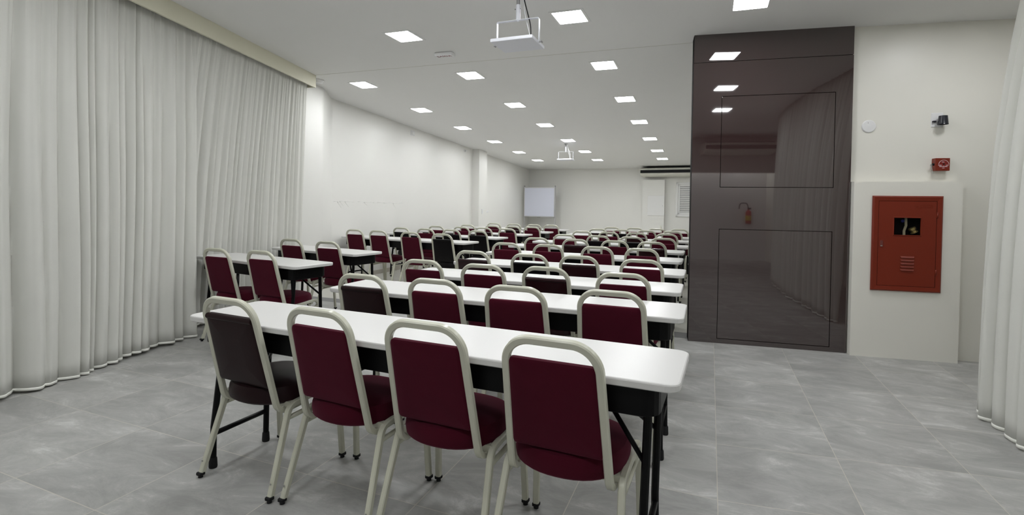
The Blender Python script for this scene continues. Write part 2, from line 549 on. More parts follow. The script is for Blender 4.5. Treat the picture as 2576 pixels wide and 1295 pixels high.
# rolled lip round the window
L4 = lambda e, yy: [(wx0 - e, yy, wz0 - e), (wx1 + e, yy, wz0 - e), (wx1 + e, yy, wz1 + e), (wx0 - e, yy, wz1 + e)]
mb.layers([L4(0.009, yd), L4(0.006, yd - 0.004), L4(0.001, yd - 0.004), L4(0.0, yd + 0.004)], smooth=False, cap=False)
door = mb.build('door', MT['red'], cab)
MB().box(x0 + bw, x1 - bw, -0.0165, -0.0155, z0 + bw, dz0).box(x0 + bw, x1 - bw, -0.0165, -0.0155, dz1, z1 - bw).box(x0 + bw, dx0, -0.0165, -0.0155, dz0, dz1).box(dx1, x1 - bw, -0.0165, -0.0155, dz0, dz1).build('door_gap', MT['gap'], cab)
mb = MB()
for k in range(5):
    zc = 0.897 - k * 0.0275
    lx0, lx1 = 0.362, 0.460
    mb.add([(lx0 - 0.004, yd, zc), (lx1 + 0.004, yd, zc), (lx1 - 0.002, yd - 0.009, zc - 0.014), (lx0 + 0.002, yd - 0.009, zc - 0.014), (lx0 + 0.002, yd, zc - 0.016), (lx1 - 0.002, yd, zc - 0.016)],
           [(0, 1, 2, 3), (0, 3, 4), (1, 5, 2), (3, 2, 5, 4)])
mb.build('louvre', MT['red'], door)
mb = MB()
mb.rbox(0.198, 0.230, yd - 0.004, yd, 0.968, 1.034, 0.006, axis=1)
hd = mb.build('latch_recess', MT['red'], door)
MB().rbox(0.204, 0.224, yd - 0.0055, yd - 0.0035, 0.975, 1.027, 0.005, axis=1).build('latch_pull', mat('worn_red_metal', (0.22, 0.07, 0.06), 0.25, 0.6, 0.3), hd)
MB().box(0.206, 0.222, yd - 0.007, yd - 0.005, 0.979, 0.986).build('latch_tongue', MT['chrome'], hd)
for zc in (1.255, 0.765):
    MB().cyl((0.6235, yd - 0.002, zc - 0.025), (0.6235, yd - 0.002, zc + 0.025), 0.0055, n=10).build('hinge', MT['red'], cab)
# embossed, unreadable maker plate: raised rim with worn strokes
mb = MB()
px0, px1, pz0, pz1 = 0.455, 0.590, 1.312, 1.342
for a in ((px0, px1, pz0, pz0 + 0.002), (px0, px1, pz1 - 0.002, pz1), (px0, px0 + 0.002, pz0, pz1), (px1 - 0.002, px1, pz0, pz1)):
    mb.box(a[0], a[1], yd - 0.0012, yd, a[2], a[3])
for k, w in enumerate((0.010, 0.004, 0.011, 0.008, 0.011, 0.004, 0.010)):
    xx = px0 + 0.012 + k * 0.0165
    mb.box(xx, xx + w, yd - 0.0012, yd, pz0 + 0.008, pz0 + 0.0105)
    mb.box(xx, xx + 0.0025, yd - 0.0012, yd, pz0 + 0.008, pz1 - 0.008)
mb.build('embossed_plate', MT['red'], door)
# what shows through the window, sunk in the pier
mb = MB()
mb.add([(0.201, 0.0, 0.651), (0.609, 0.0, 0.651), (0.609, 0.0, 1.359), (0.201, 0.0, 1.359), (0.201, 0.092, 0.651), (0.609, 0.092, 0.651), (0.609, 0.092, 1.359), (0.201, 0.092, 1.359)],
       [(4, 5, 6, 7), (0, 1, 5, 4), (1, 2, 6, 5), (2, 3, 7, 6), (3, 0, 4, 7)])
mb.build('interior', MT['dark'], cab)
mb = MB()
mb.sweep(fillet([(0.405, 0.030, 0.70), (0.402, 0.030, 1.115), (0.413, 0.024, 1.16), (0.409, 0.030, 1.34)], 0.02), rprof(0.020, 0.008, 0.0025), ref=(1, 0, 0))
mb.build('hose', MT['hose'], cab)
mb = MB()
mb.lathe([(0.020, -0.02), (0.028, -0.018), (0.028, 0.0), (0.022, 0.004), (0.022, 0.018), (0.030, 0.02), (0.030, 0.028)], 18, 'x')
nz = mb.build('nozzle', MT['brass'], cab)
nz.location = (0.470, 0.038, 1.125)
nz.rotation_euler = (0, 1.05, 0)
MB().lathe([(0.012, -0.002), (0.014, 0.0), (0.012, 0.002)], 14, 'y', (0.390, 0.03, 1.20)).build('valve', MT['blue'], cab)

# ------------------------------------------------------------------ small devices on the cream wall
WF = 0.10                                   # the wall lies this far behind the pier face
def on_wall(name, x, z, label, category):
    p = A0 + TV * x + NV * WF
    return empty(name, (p.x, p.y, z), RZ, label=label, category=category)
o = on_wall('wall_cover', 0.135, 2.036, 'round white blanking cover on the cream wall near the brown panel', 'cover plate')
MB().lathe([(0.056, 0.0), (0.056, -0.006), (0.050, -0.011), (0.0, -0.013)], 32, 'y').build('disc', MT['plastic'], o)
MB().lathe([(0.0035, -0.010), (0.0035, -0.0135)], 10, 'y', (-0.008, 0, 0.030)).build('screw', MT['steel'], o)
o = on_wall('siren', 0.652, 2.078, 'small black horn siren on a white wall plate above the red alarm box', 'siren')
MB().rbox(-0.045, 0.045, -0.008, 0, -0.062, 0.062, 0.004, axis=1).build('wall_plate', MT['plastic'], o)
MB().lathe([(0.020, 0.030), (0.031, 0.028), (0.037, -0.038), (0.040, -0.046), (0.036, -0.044), (0.028, 0.015)], 26, 'z', (0.022, -0.052, 0)).build('horn', MT['navy'], o)
MB().rbox(-0.040, -0.016, -0.030, -0.008, -0.022, -0.008, 0.002).build('bracket', MT['navy'], o)
o = on_wall('alarm_box', 0.678, 1.690, 'small red alarm box with dial and hanging key above the hose cabinet', 'alarm box')
MB().rbox(-0.054, 0.052, -0.060, 0, -0.054, 0.054, 0.002, axis=1).build('body', MT['red'], o)
dial = MB().lathe([(0.040, -0.060), (0.040, -0.0615), (0.0, -0.0618)], 36, 'y', (0.006, 0, 0)).build('dial', MT['dialred'], o)
mb = MB()
for k in range(18):                          # white arc over the dial
    a = PI * (k + 0.5) / 18
    c = Vector((0.006 + 0.0365 * math.cos(a), -0.0622, 0.0365 * math.sin(a)))
    t = Vector((-math.sin(a), 0, math.cos(a)))
    n = Vector((math.cos(a), 0, math.sin(a)))
    mb.add([c - t * 0.003 - n * 0.0018, c + t * 0.003 - n * 0.0018, c + t * 0.003 + n * 0.0018, c - t * 0.003 + n * 0.0018], [(0, 1, 2, 3)])
for xa, xb, zz, hh in ((-0.008, 0.020 - 0.010, 0.020, 0.0025), (-0.034, -0.010, -0.007, 0.0025), (0.024, 0.041, -0.007, 0.0025), (-0.005, 0.012, -0.031, 0.0022)):
    mb.box(xa, xb, -0.0624, -0.0618, zz - hh, zz + hh)
xx = -0.026
rng = random.Random(5)
for w in (0.006, 0.005, 0.005, 0.004, None, 0.006, 0.005, 0.006, 0.005, 0.005, 0.005, 0.004):
    if w is None: xx += 0.003; continue
    mb.box(xx, xx + w * 0.85, -0.0624, -0.0618, -0.021, -0.021 + rng.uniform(0.0055, 0.008))
    xx += w
mb.build('dial_print', MT['print_white'], dial)
MB().lathe([(0.006, -0.0618), (0.005, -0.067), (0.0, -0.068)], 14, 'y', (0.006, 0, 0.003)).build('dial_knob', MT['rubber'], o)
MB().cyl((-0.054, -0.035, 0.002), (-0.066, -0.035, 0.002), 0.011, 0.009).build('lock_barrel', MT['rubber'], o)
MB().lathe([(0.007, -0.002), (0.010, 0.0), (0.007, 0.002)], 14, 'y', (-0.072, -0.036, -0.004)).cyl((-0.070, -0.036, -0.012), (-0.060, -0.038, -0.078), 0.003).build('key', MT['chrome'], o)

# ------------------------------------------------------------------ ceiling lights
def light_proto():
    t = empty('ceiling_light', (0, 0, 0))
    mb = MB()
    a, b, c, d = 0.128, 0.143, 0.150, 0.165
    R = lambda x, y, z: [(-x, -y, z), (x, -y, z), (x, y, z), (-x, y, z)]
    mb.layers([R(c, d, 0.004), R(c, d, -0.004), R(a, b, -0.006), R(a, b, 0.004)], smooth=False, cap=False)
    mb.build('trim_ring', MT['white'], t)
    q = []
    r = 0.02
    for cx, cy, a0 in ((a - r, b - r, 0), (-a + r, b - r, 90), (-a + r, -b + r, 180), (a - r, -b + r, 270)):
        for k in range(5):
            an = math.radians(a0 + 90 * k / 4)
            q.append((cx + r * math.cos(an), cy + r * math.sin(an)))
    MB().layers([[(x, y, -0.0015) for x, y in q], [(x, y, -0.005) for x, y in q]], smooth=False).build('diffuser', MT['lamp'], t)
    return t
ORD = ['first', 'second', 'third', 'fourth', 'fifth', 'sixth', 'seventh', 'eighth', 'ninth', 'tenth']
lp = light_proto()
freeze(lp)
spots = []
for col, X, ys in (('left', -4.59, [6.01, 7.57, 9.12, 10.72, 12.32, 13.83]),
                   ('middle', -2.89, [4.42, 5.95, 7.55, 9.12, 10.78, 12.36, 13.86]),
                   ('right', -1.18, [4.40, 5.95, 7.53, 9.13, 10.80, 12.38, 13.75])):
    for i, y in enumerate(ys): spots.append((X, y, 'square recessed ceiling light, %s from the front in the %s line of lights' % (ORD[i], col)))
spots.append((0.27, 4.52, 'square recessed ceiling light cut by the top edge, above the brown panel'))
spots.append((2.02, 4.50, 'square ceiling light just above the frame over the cream wall'))
spots.append((0.66, 2.96, 'square ceiling light mirrored second from the top in the brown panel'))
spots.append((1.00, 1.32, 'square ceiling light mirrored lowest in the brown panel'))
for X in (-1.18, -2.89):
    for y in (2.85, 1.30, -0.3): spots.append((X, y, 'added unseen ceiling light hidden behind the rear beam, brightening the mirrored wall'))
for X in (1.2, 2.4): spots.append((X, -2.58, 'added unseen ceiling light hidden behind the rear beam, brightening the mirrored wall'))  # added lamps, hidden behind the upper rear wall to brighten its mirrored lower part
spots.append((0.4, -0.3, 'added unseen ceiling light hidden behind the rear beam, brightening the mirrored wall'))
for i, (X, y, lab) in enumerate(spots):
    o = lp if i == 0 else copy_tree(lp)
    o.location = (X, y, ceil_z(X, y))
    o.rotation_euler = (-0.0511 if y > 5.46 else 0, 0.0095, 0)
    o['label'] = lab
    o['category'] = 'light'
    o['group'] = 'square recessed lights in the ceiling'

# ------------------------------------------------------------------ ceiling fittings
o = empty('exit_sign', (-2.775, 5.05, ceil_z(-2.8, 5.0)), 0.04, label='small white ceiling sign with red letters between the front ceiling lights', category='sign')
MB().rbox(-0.105, 0.105, -0.05, 0.05, -0.042, 0, 0.006).build('housing', MT['plastic'], o)
tx = text_mesh('lettering', 'SAÍDA', 0.062, 0.0006, MT['print_red'], o)
tx.location = (0, -0.012, -0.0424)
tx.rotation_euler = (PI, 0, 0)
o = empty('smoke_detector', (-5.08, 5.66, ceil_z(-5.08, 5.66)), 0, label='round white smoke detector on the ceiling beyond the end of the valance', category='detector')
MB().lathe([(0.0, 0), (0.075, 0), (0.075, -0.012), (0.066, -0.024)], 32).build('base', MT['plastic'], o)
MB().lathe([(0.060, -0.024), (0.052, -0.042), (0.0, -0.046)], 32).build('sensor_head', MT['plastic'], o)

def tray_mount(loc, zt, rz, label, white_cable):
    """empty projector shelf hung from a pole: tray, yoke, pole, sleeve, cables"""
    h = loc[2] - zt                          # ceiling to tray
    t = empty('projector_mount', loc, rz, label=label, category='ceiling mount', group='empty projector trays hanging from the ceiling')
    w, dd = 0.165, 0.145
    MB().rbox(-w, w, -dd, dd, -h - 0.001, -h + 0.024, 0.003).build('tray', MT['tray'], t)
    yk = -h + 0.19
    pth = fillet([(-w - 0.004, 0, -h + 0.008), (-w - 0.004, 0, yk), (w + 0.004, 0, yk), (w + 0.004, 0, -h + 0.008)], 0.012, 4)
    MB().sweep(pth, rprof(0.030, 0.004, 0.0015), ref=(0, 1, 0), smooth=False).build('yoke', MT['tray'], t)
    for s in (-1, 1):
        MB().cyl((s * (w + 0.004), 0, -h + 0.012), (s * (w + 0.026), 0, -h + 0.012), 0.005).rbox(s * (w + 0.024) - 0.004, s * (w + 0.024) + 0.004, -0.020, 0.020, -h + 0.007, -h + 0.017, 0.002).build('wing_nut', MT['steel'], t)
    MB().cyl((0, 0, yk + 0.10), (0, 0, 0), 0.0135).lathe([(0.04, 0), (0.04, -0.005), (0.015, -0.006)], 20).build('pole', MT['steel'], t)
    sl = MB().cyl((0, 0, yk), (0, 0, yk + 0.115), 0.017).cyl((0, 0, yk - 0.008), (0, 0, yk), 0.009).build('sleeve', MT['tray'], t)
    for s in (-1, 1):
        MB().cyl((s * 0.016, 0, yk + 0.085), (s * 0.028, 0, yk + 0.085), 0.004, n=8).build('bolt', MT['steel'], sl)
    c1 = fillet([(0.03, 0.0, 0.0), (0.05, -0.01, -h * 0.25), (0.105, 0.0, -h + 0.13), (0.095, 0.02, -h + 0.024)], 0.4, 10)
    MB().sweep(c1, cprof(0.0042, 8), ref=(0, 1, 0)).build('cable', MT['white'] if white_cable else MT['rubber'], t)
    c2 = fillet([(0.025, 0.02, 0.0), (0.045, 0.02, -h * 0.45), (0.085, 0.03, -h + 0.08), (0.090, 0.03, -h + 0.024)], 0.3, 8)
    MB().sweep(c2, cprof(0.0035, 8), ref=(0, 1, 0)).build('cable', MT['plastic'], t)
    return t
tray_mount((-1.385, 3.655, ceil_z(-1.385, 3.655)), 2.50, 0.0, 'white empty projector tray hanging near the camera from a grey pole', False)
tray_mount((-3.06, 11.22, ceil_z(-3.06, 11.22)), 2.305, 0.0, 'white empty projector tray hanging far down the room on a short pole', True)

# ------------------------------------------------------------------ curtains and valance
def resample(pts, n):
    P = [Vector((p[0], p[1])) for p in pts]
    # Catmull-Rom through the points, then even arc length
    dense = []
    for i in range(len(P) - 1):
        p0, p1, p2, p3 = P[max(i - 1, 0)], P[i], P[i + 1], P[min(i + 2, len(P) - 1)]
        for k in range(24):
            t = k / 24
            dense.append(0.5 * ((2 * p1) + (p2 - p0) * t + (2 * p0 - 5 * p1 + 4 * p2 - p3) * t * t + (3 * p1 - p0 - 3 * p2 + p3) * t ** 3))
    dense.append(P[-1])
    L = [0]
    for a, b in zip(dense, dense[1:]): L.append(L[-1] + (b - a).length)
    out, j = [], 0
    for k in range(n):
        s = L[-1] * k / (n - 1)
        while j < len(L) - 2 and L[j + 1] < s: j += 1
        f = (s - L[j]) / max(1e-9, L[j + 1] - L[j])
        out.append(dense[j].lerp(dense[j + 1], min(1, f)))
    return out, L[-1]

def curtain(name, top, bottom, ztop, folds, amp, seed, inward, label, nz=26, per=12, zb=0.018, bow=1.6):
    rng = random.Random(seed)
    n = folds * per + 1
    T, lt = resample(top, n)
    B, lb = resample(bottom, n)
    w = [rng.uniform(0.6, 1.45) for _ in range(folds)]
    tot = sum(w)
    cum = [0]
    for a in w: cum.append(cum[-1] + a / tot)
    dp = [rng.uniform(0.55, 1.3) for _ in range(folds + 1)]
    sk = [rng.uniform(-0.5, 0.5) for _ in range(folds + 1)]
    ph = [rng.uniform(0, 6.28) for _ in range(6)]
    def off(u, t):
        # u along the track 0..1, t 0 at the top .. 1 at the hem
        uu = u + 0.006 * math.sin(5 * t + 9 * u + ph[0]) * t
        uu = min(max(uu, 0), 0.99999)
        k = 0
        while k < folds - 1 and cum[k + 1] < uu: k += 1
        f = (uu - cum[k]) / (cum[k + 1] - cum[k])
        g = f + sk[k] * f * (1 - f)
        d = dp[k] * (1 - f) + dp[min(k + 1, folds)] * f
        main = (abs(math.sin(PI * g)) ** 0.75 - 0.62) * d
        fine = math.sin(2 * PI * uu * folds * 2.1 + ph[1]) * 0.22 * (1 - t) ** 4 + math.sin(2 * PI * uu * folds * 0.37 + ph[2]) * 0.45 * t
        small = 0.05 * math.sin(2 * PI * uu * folds * 1.6 + ph[3] + 1.2 * t)
        grow = 0.40 + 0.60 * min(1, t * 2.2)
        return amp * (main * grow + fine * 0.7 + small * grow)
    rows = []
    for j in range(nz + 1):
        t = j / nz
        row = []
        for i in range(n):
            u = i / (n - 1)
            s = 1 - (1 - t) ** bow
            p = T[i].lerp(B[i], s)
            a, b = max(i - 1, 0), min(i + 1, n - 1)
            d = (T[b] - T[a]).lerp(B[b] - B[a], s).normalized()
            nn = Vector((d.y, -d.x)) * inward
            q = p + nn * off(u, t)
            zz = ztop + (zb + 0.010 * math.sin(17 * u + ph[4]) - ztop) * t
            row.append((q.x, q.y, zz))
        rows.append(row)
    def cloth(rows, nm, m, parent=None, th=0.0):
        mb = MB()
        mb.layers(rows, smooth=True, cap=False, closed=False)
        o = mb.build(nm, m, parent)
        sd = o.modifiers.new('thickness', 'SOLIDIFY')
        sd.thickness = 0.002 + th
        sd.offset = 0
        return o
    root = empty(name, (B[0].x, B[0].y, 0), label=label, category='curtain')
    off0 = Vector((B[0].x, B[0].y, 0))
    loc = [[(x - off0.x, y - off0.y, z) for x, y, z in r] for r in rows]
    cloth(loc, 'drape', MT['curtain'], root)
    last = loc[-1]
    hem = [[(x, y, z + 0.018) for x, y, z in last], [(x, y, z - 0.001) for x, y, z in last]]
    cloth(hem, 'hem', MT['hem'], root, 0.002)
    return root

# valance: painted box along the ceiling over the left curtains
V0, V1 = Vector((-3.45, 0.05)), Vector((-4.956, 5.478))
vd = (V1 - V0).normalized()
vn = Vector((-vd.y, vd.x))                  # towards the wall
if vn.x > 0: vn = -vn
va = empty('curtain_valance', (V0.x, V0.y, 2.82), 0, label='cream painted valance box running along the ceiling above the left curtains', category='valance')
def vbox(a0, a1, b0, b1, z0, z1):
    c = [V0 + vd * a + vn * b - V0 for a, b in ((a0, b0), (a1, b0), (a1, b1), (a0, b1))]
    return MB().layers([[(p.x, p.y, z0) for p in c], [(p.x, p.y, z1) for p in c]], smooth=False)
LV = (V1 - V0).length
vbox(0, LV, 0, 0.02, 0.0, 0.165).build('fascia', MT['valance'], va)
vbox(LV - 0.02, LV, 0.02, 0.26, 0.0, 0.165).build('end_board', MT['valance'], va)
vbox(0, LV - 0.02, 0.075, 0.10, 0.13, 0.15).build('curtain_track', MT['white'], va)
def vpt(y, b):
    a = (y - V0.y) / vd.y
    p = V0 + vd * a + vn * b
    return (p.x, p.y)
curtain('curtain', [vpt(y, 0.115) for y in (0.1, 1.0, 1.9, 2.6, 3.45)],
        [(-3.75, 0.1), (-4.06, 1.1), (-4.20, 1.87), (-4.22, 2.13), (-4.34, 2.56), (-4.45, 2.99), (-4.50, 3.25), (-4.53, 3.46)], 2.95, 32, 0.066, 11, 1,
        'long white floor curtain at the left edge, its hem showing on the grey tiles')
curtain('curtain', [vpt(y, 0.085) for y in (3.40, 4.1, 4.8, 5.43)],
        [(-4.78, 3.36), (-4.90, 4.0), (-5.00, 4.7), (-5.07, 5.36)], 2.95, 22, 0.042, 23, 1,
        'white floor curtain behind the left tables, ending at the end of the valance')
curtain('curtain', [(1.83, 4.13), (1.84, 3.5), (1.86, 2.6), (1.95, 1.6), (2.15, 0.6)],
        [(1.63, 4.12), (1.62, 3.9), (1.62, 3.6), (1.66, 3.0), (1.74, 2.2), (1.88, 1.4), (2.1, 0.6)], 2.92, 26, 0.060, 31, 1,
        'white floor curtain hanging at the right edge beside the cream wall', bow=3.0)

# ------------------------------------------------------------------ folding tables
def table_proto(L, D):
    t = empty('folding_table', (0, 0, 0))
    T, TH = 0.745, 0.028
    def rr(hx, hy, r, n=5):
        q = []
        for cx, cy, a0 in ((hx - r, hy - r, 0), (-hx + r, hy - r, 90), (-hx + r, -hy + r, 180), (hx - r, -hy + r, 270)):
            for k in range(n):
                a = math.radians(a0 + 90 * k / (n - 1))
                q.append((cx + r * math.cos(a), cy + r * math.sin(a)))
        return q
    lay = [(0.006, T - TH), (0.001, T - TH + 0.004), (0.0, T - 0.006), (0.0018, T - 0.0018), (0.006, T)]
    MB().layers([[(x, y, z) for x, y in rr(L / 2 - d, D / 2 - d, 0.045 - d * 0.5)] for d, z in lay], smooth=False).build('tabletop', MT['laminate'], t)
    hx, hy = L / 2 - 0.065, D / 2 - 0.035
    za, zb = T - TH, T - TH - 0.098
    mb = MB()
    mb.layers([[(x, y, z) for x, y in rr(hx - d, hy - d, 0.055)] for d, z in ((0, za), (0, zb), (0.006, zb - 0.004), (0.012, zb), (0.012, za))], smooth=False, cap=False)
    mb.build('apron', MT['black'], t)
    for sx in (-1, 1):
        tin = 0.160 if sx < 0 else 0.110
        for sy in (-1, 1):
            pth = fillet([(sx * (L / 2 - tin), sy * 0.135, za), (sx * (L / 2 - tin + 0.006), sy * 0.137, zb - 0.03), (sx * (L / 2 - 0.112), sy * 0.154, 0.20), (sx * (L / 2 - 0.108), sy * 0.154, 0.012)], [0.1, 0.12], 4)
            lg = MB().sweep(pth, cprof(0.0145, 10), ref=(0, 1, 0)).build('leg', MT['black'], t)
            MB().lathe([(0.0155, 0.05), (0.0175, 0.045), (0.0195, 0.006), (0.018, 0.0), (0.0, 0.0)], 14, 'z', (sx * (L / 2 - 0.108), sy * 0.154, 0)).build('foot_cap', MT['rubber'], lg)
            MB().sweep([(sx * (L / 2 - tin - 0.17), sy * 0.028, zb + 0.01), (sx * (L / 2 - tin + (0.022 if sx < 0 else 0.0)), sy * 0.143, 0.45)], rprof(0.016, 0.016, 0.005), ref=(0, 1, 0)).build('brace', MT['black'], t)
        MB().cyl((sx * (L / 2 - 0.11), -0.154, 0.165), (sx * (L / 2 - 0.11), 0.154, 0.165), 0.012, n=10).build('crossbar', MT['black'], t)
    return t
TABS = [  # block, centre x, centre y, length, rotation
    ('R', -1.203, 1.905, 2.27, -0.034), ('R', -1.205, 2.868, 2.19, 0.002), ('R', -1.205, 3.665, 2.08, 0.004), ('R', -1.235, 4.555, 2.10, 0.003),
    ('R', -1.33, 5.58, 2.15, 0.005), ('R', -1.41, 6.61, 2.25, 0.0), ('R', -1.39, 7.53, 2.23, 0.0), ('R', -1.40, 8.66, 2.23, 0.0), ('R', -1.42, 9.62, 2.23, 0.0), ('R', -1.40, 10.55, 2.23, 0.0),
    ('L', -3.985, 3.70, 1.52, -0.155), ('L', -4.17, 4.775, 1.42, -0.155), ('L', -4.365, 6.80, 2.38, -0.115), ('L', -4.33, 7.93, 2.33, -0.10), ('L', -4.26, 8.98, 2.33, -0.08),
    ('L', -4.17, 10.02, 2.33, -0.06), ('L', -4.10, 11.10, 2.30, -0.05)]
protos = {}
cnt = {'R': 0, 'L': 0}
for (bk, x, y, ln, rz) in TABS:
    i = cnt[bk]
    cnt[bk] += 1
    key = 'long' if ln > 1.8 else 'short'
    base = 2.24 if key == 'long' else 1.47
    if key not in protos:
        protos[key] = table_proto(base, 0.432)
        o = protos[key]
    else:
        freeze(protos[key])
        o = copy_tree(protos[key])
    o.location = (x, y, 0)
    o.rotation_euler = (0, 0, rz)
    o.scale = (ln / base, 1, 1)
    if bk == 'R':
        o['label'] = 'long white-topped folding table nearest the camera, black apron and legs' if i == 0 else 'white-topped folding table, %s from the front in the right-hand block' % ORD[i]
    else:
        o['label'] = 'white-topped folding table, %s from the front in the left-hand block by the curtain' % ORD[i]
    o['category'] = 'table'
    o['group'] = 'white folding tables in rows'

# ------------------------------------------------------------------ chairs
def pad_rings(outline, spec):
    """outline: fn(scale)->list of 2-D points; spec: (scale, w) -> rings of (p, w)"""
    return [[(x, y, w) for x, y in outline(s)] for s, w in spec]

def chair_proto(kind):
    t = empty('banquet_chair', (0, 0, 0))
    mtl = {'F': MT['maroon'], 'D': MT['brown_vinyl'], 'B': MT['black_vinyl'], 'G': MT['gloss_vinyl']}[kind]
    fr = MT['frame']
    # seat: rounded trapezoid, fuller at the front, domed
    def outl(s):
        q = []
        for k in range(40):
            a = 2 * PI * k / 40
            c, d = math.cos(a), math.sin(a)
            ex = 2.6 if d > 0 else 2.25
            r = (abs(c) ** ex + abs(d) ** ex) ** (-1 / ex)
            q.append((0.208 * r * c * s, 0.012 + 0.205 * r * d * s))
        return q
    spec = [(0.80, 0.374), (0.93, 0.376), (0.985, 0.386), (1.0, 0.408), (0.985, 0.433), (0.94, 0.452), (0.82, 0.463), (0.60, 0.470), (0.30, 0.474), (0.06, 0.475)]
    st = MB().layers(pad_rings(outl, spec), smooth=True).build('seat', mtl, t)
    # seat frame: cross bars and mounting board below the seat
    mb = MB()
    for yy in (-0.085, 0.125):
        mb.box(-0.207, 0.207, yy - 0.012, yy + 0.012, 0.362, 0.386)
    mb.box(-0.15, 0.15, -0.13, 0.17, 0.378, 0.388)
    mb.build('seat_frame', fr, t)
    # back frame: square tube, swept back, J-bent under the seat
    TX, TY, TZ = 0.159, -0.262, 0.857
    BX, BY, BZ = 0.177, -0.138, 0.354
    pth = fillet([(BX, 0.0, 0.356), (BX, BY, BZ - 0.006), (TX, TY, TZ), (-TX, TY, TZ), (-BX, BY, BZ - 0.006), (-BX, 0.0, 0.356)], [0.055, 0.092, 0.092, 0.055], 11)
    # tube profile kept square by sweeping each half with its own reference
    bf = MB()
    P = [Vector(p) for p in pth]
    prof = rprof(0.028, 0.024, 0.0045)
    rings = []
    ln = Vector((0, TY - BY, TZ - BZ)).normalized()
    nrm = Vector((0, ln.z, -ln.y)).normalized()      # normal of the back plane
    for i, p in enumerate(P):
        tg = ((P[min(i + 1, len(P) - 1)] - p).normalized() + (p - P[max(i - 1, 0)]).normalized()).normalized()
        side = Vector((1, 0, 0))
        # in the back plane use the plane normal, in the J use the x axis
        if abs(tg.x) > 0.02 or p.z > 0.46:
            a = nrm - tg * nrm.dot(tg)
            a.normalize()
            b = tg.cross(a)
        else:
            b = side * (1 if p.x < 0 else -1)
            sgn = 1
            b = side - tg * side.dot(tg)
            b.normalize()
            a = b.cross(tg)
            if a.dot(nrm) < 0 and p.z > 0.40: a, b = -a, -b
        rings.append((p, a, b))
    # make frames consistent
    for i in range(1, len(rings)):
        p, a, b = rings[i]
        pa, pb = rings[i - 1][1], rings[i - 1][2]
        tg = a.cross(b)
        a2 = pa - (P[min(i + 1, len(P) - 1)] - P[i - 1]).normalized() * pa.dot((P[min(i + 1, len(P) - 1)] - P[i - 1]).normalized())
        a2.normalize()
        b2 = (P[min(i + 1, len(P) - 1)] - P[i - 1]).normalized().cross(a2)
        rings[i] = (p, a2, b2)
    p0, a0, b0 = rings[0]
    bf.layers([[p + a * y + b * x for x, y in prof] for p, a, b in rings], smooth=True)
    bf.build('back_frame', fr, t)
    # back pad: sits between the tubes
    lo, hi = 0.464, 0.789
    def on_back(v):                                   # v 0..1 from bottom to top -> y, z on the tube plane
        z = lo + (hi - lo) * v
        f = (z - BZ) / (TZ - BZ)
        return BY + (TY - BY) * f, z, BX + (TX - BX) * f
    ht = (hi - lo) / ln.z
    yb, zb_, _ = on_back(0.5)
    c0 = Vector((0, yb, zb_))
    def pout(inset):
        q = []
        hh = ht / 2 - inset
        for cx, cy, a0 in ((1, 1, 0), (-1, 1, 90), (-1, -1, 180), (1, -1, 270)):
            r = max(0.003, 0.016 - inset * 0.3)
            for k in range(5):
                an = math.radians(a0 + 90 * k / 4)
                yy = cy * (hh - r) + r * math.sin(an)
                f = (yy / ln.z * ln.z + ht / 2) / ht
                hw = (BX + (TX - BX) * ((lo + (hi - lo) * f - BZ) / (TZ - BZ))) - 0.010 - inset
                q.append((cx * (hw - r) + r * math.cos(an), yy))
        return q
    puff = 0.004 if kind == 'F' else 0.008
    spec = [(0.10, -0.016 - puff * 0.5), (0.05, -0.0155 - puff * 0.4), (0.018, -0.0145), (0.006, -0.012), (0.0, -0.006), (0.0, 0.008), (0.006, 0.018), (0.020, 0.025), (0.06, 0.030 + puff), (0.10, 0.031 + puff)]
    rings = []
    for ins, w in spec:
        rings.append([c0 + Vector((1, 0, 0)) * x + ln * y + nrm * w for x, y in pout(ins)])
    bp = MB().layers(rings, smooth=True).build('backrest', mtl, t)
    if kind != 'F':                                   # rolled vinyl edge along the top
        yy, zz, xx = on_back(0.965)
        q = Vector((0, yy, zz)) - nrm * 0.006
        MB().cyl(q + Vector((-xx + 0.016, 0, 0)), q + Vector((xx - 0.016, 0, 0)), 0.0135, n=12).build('top_roll', mtl, bp)
    # legs and side rails
    sq = rprof(0.025, 0.025, 0.004)
    for s in (-1, 1):
        rear = fillet([(s * 0.2285, -0.222, 0.014), (s * 0.209, -0.105, 0.376), (s * 0.209, 0.04, 0.386)], [0.05], 6)
        front = fillet([(s * 0.209, 0.04, 0.386), (s * 0.209, 0.190, 0.396), (s * 0.2205, 0.217, 0.014)], [0.045], 6)
        for pth, fx, fy, dx, dy in ((rear, s * 0.2292, -0.2255, 0.0, -0.02), (front, s * 0.2208, 0.2173, 0.0, 0.0)):
            lg = MB().sweep(pth, sq, ref=(1, 0, 0)).build('leg', fr, t)
            mb = MB()
            mb.rbox(fx - 0.0145, fx + 0.0145, fy - 0.0145 + dy * 0, fy + 0.0145, 0.010, 0.026, 0.003)
            mb.cyl((fx, fy, 0.0), (fx, fy, 0.012), 0.011, 0.009, n=10)
            mb.build('rubber_foot', MT['rubber'], lg)
            zq = 0.075
            MB().cyl((fx * 0.99, fy + (0.018 if fy < 0 else -0.002) - 0.011, zq), (fx * 0.99, fy + (0.018 if fy < 0 else -0.002) - 0.014, zq), 0.0045, n=8).build('rivet', MT['chrome'], lg)
        MB().sweep([(s * 0.211, -0.116, 0.322), (s * 0.211, 0.192, 0.335)], rprof(0.018, 0.018, 0.004), ref=(1, 0, 0)).build('stretcher', fr, t)
    return t
KIND = {'F': 'maroon fabric', 'D': 'dark brown vinyl', 'B': 'black vinyl', 'G': 'glossy brown vinyl'}
POS = {4: ['leftmost', 'second from the left', 'third from the left', 'rightmost'], 2: ['left-hand', 'right-hand']}
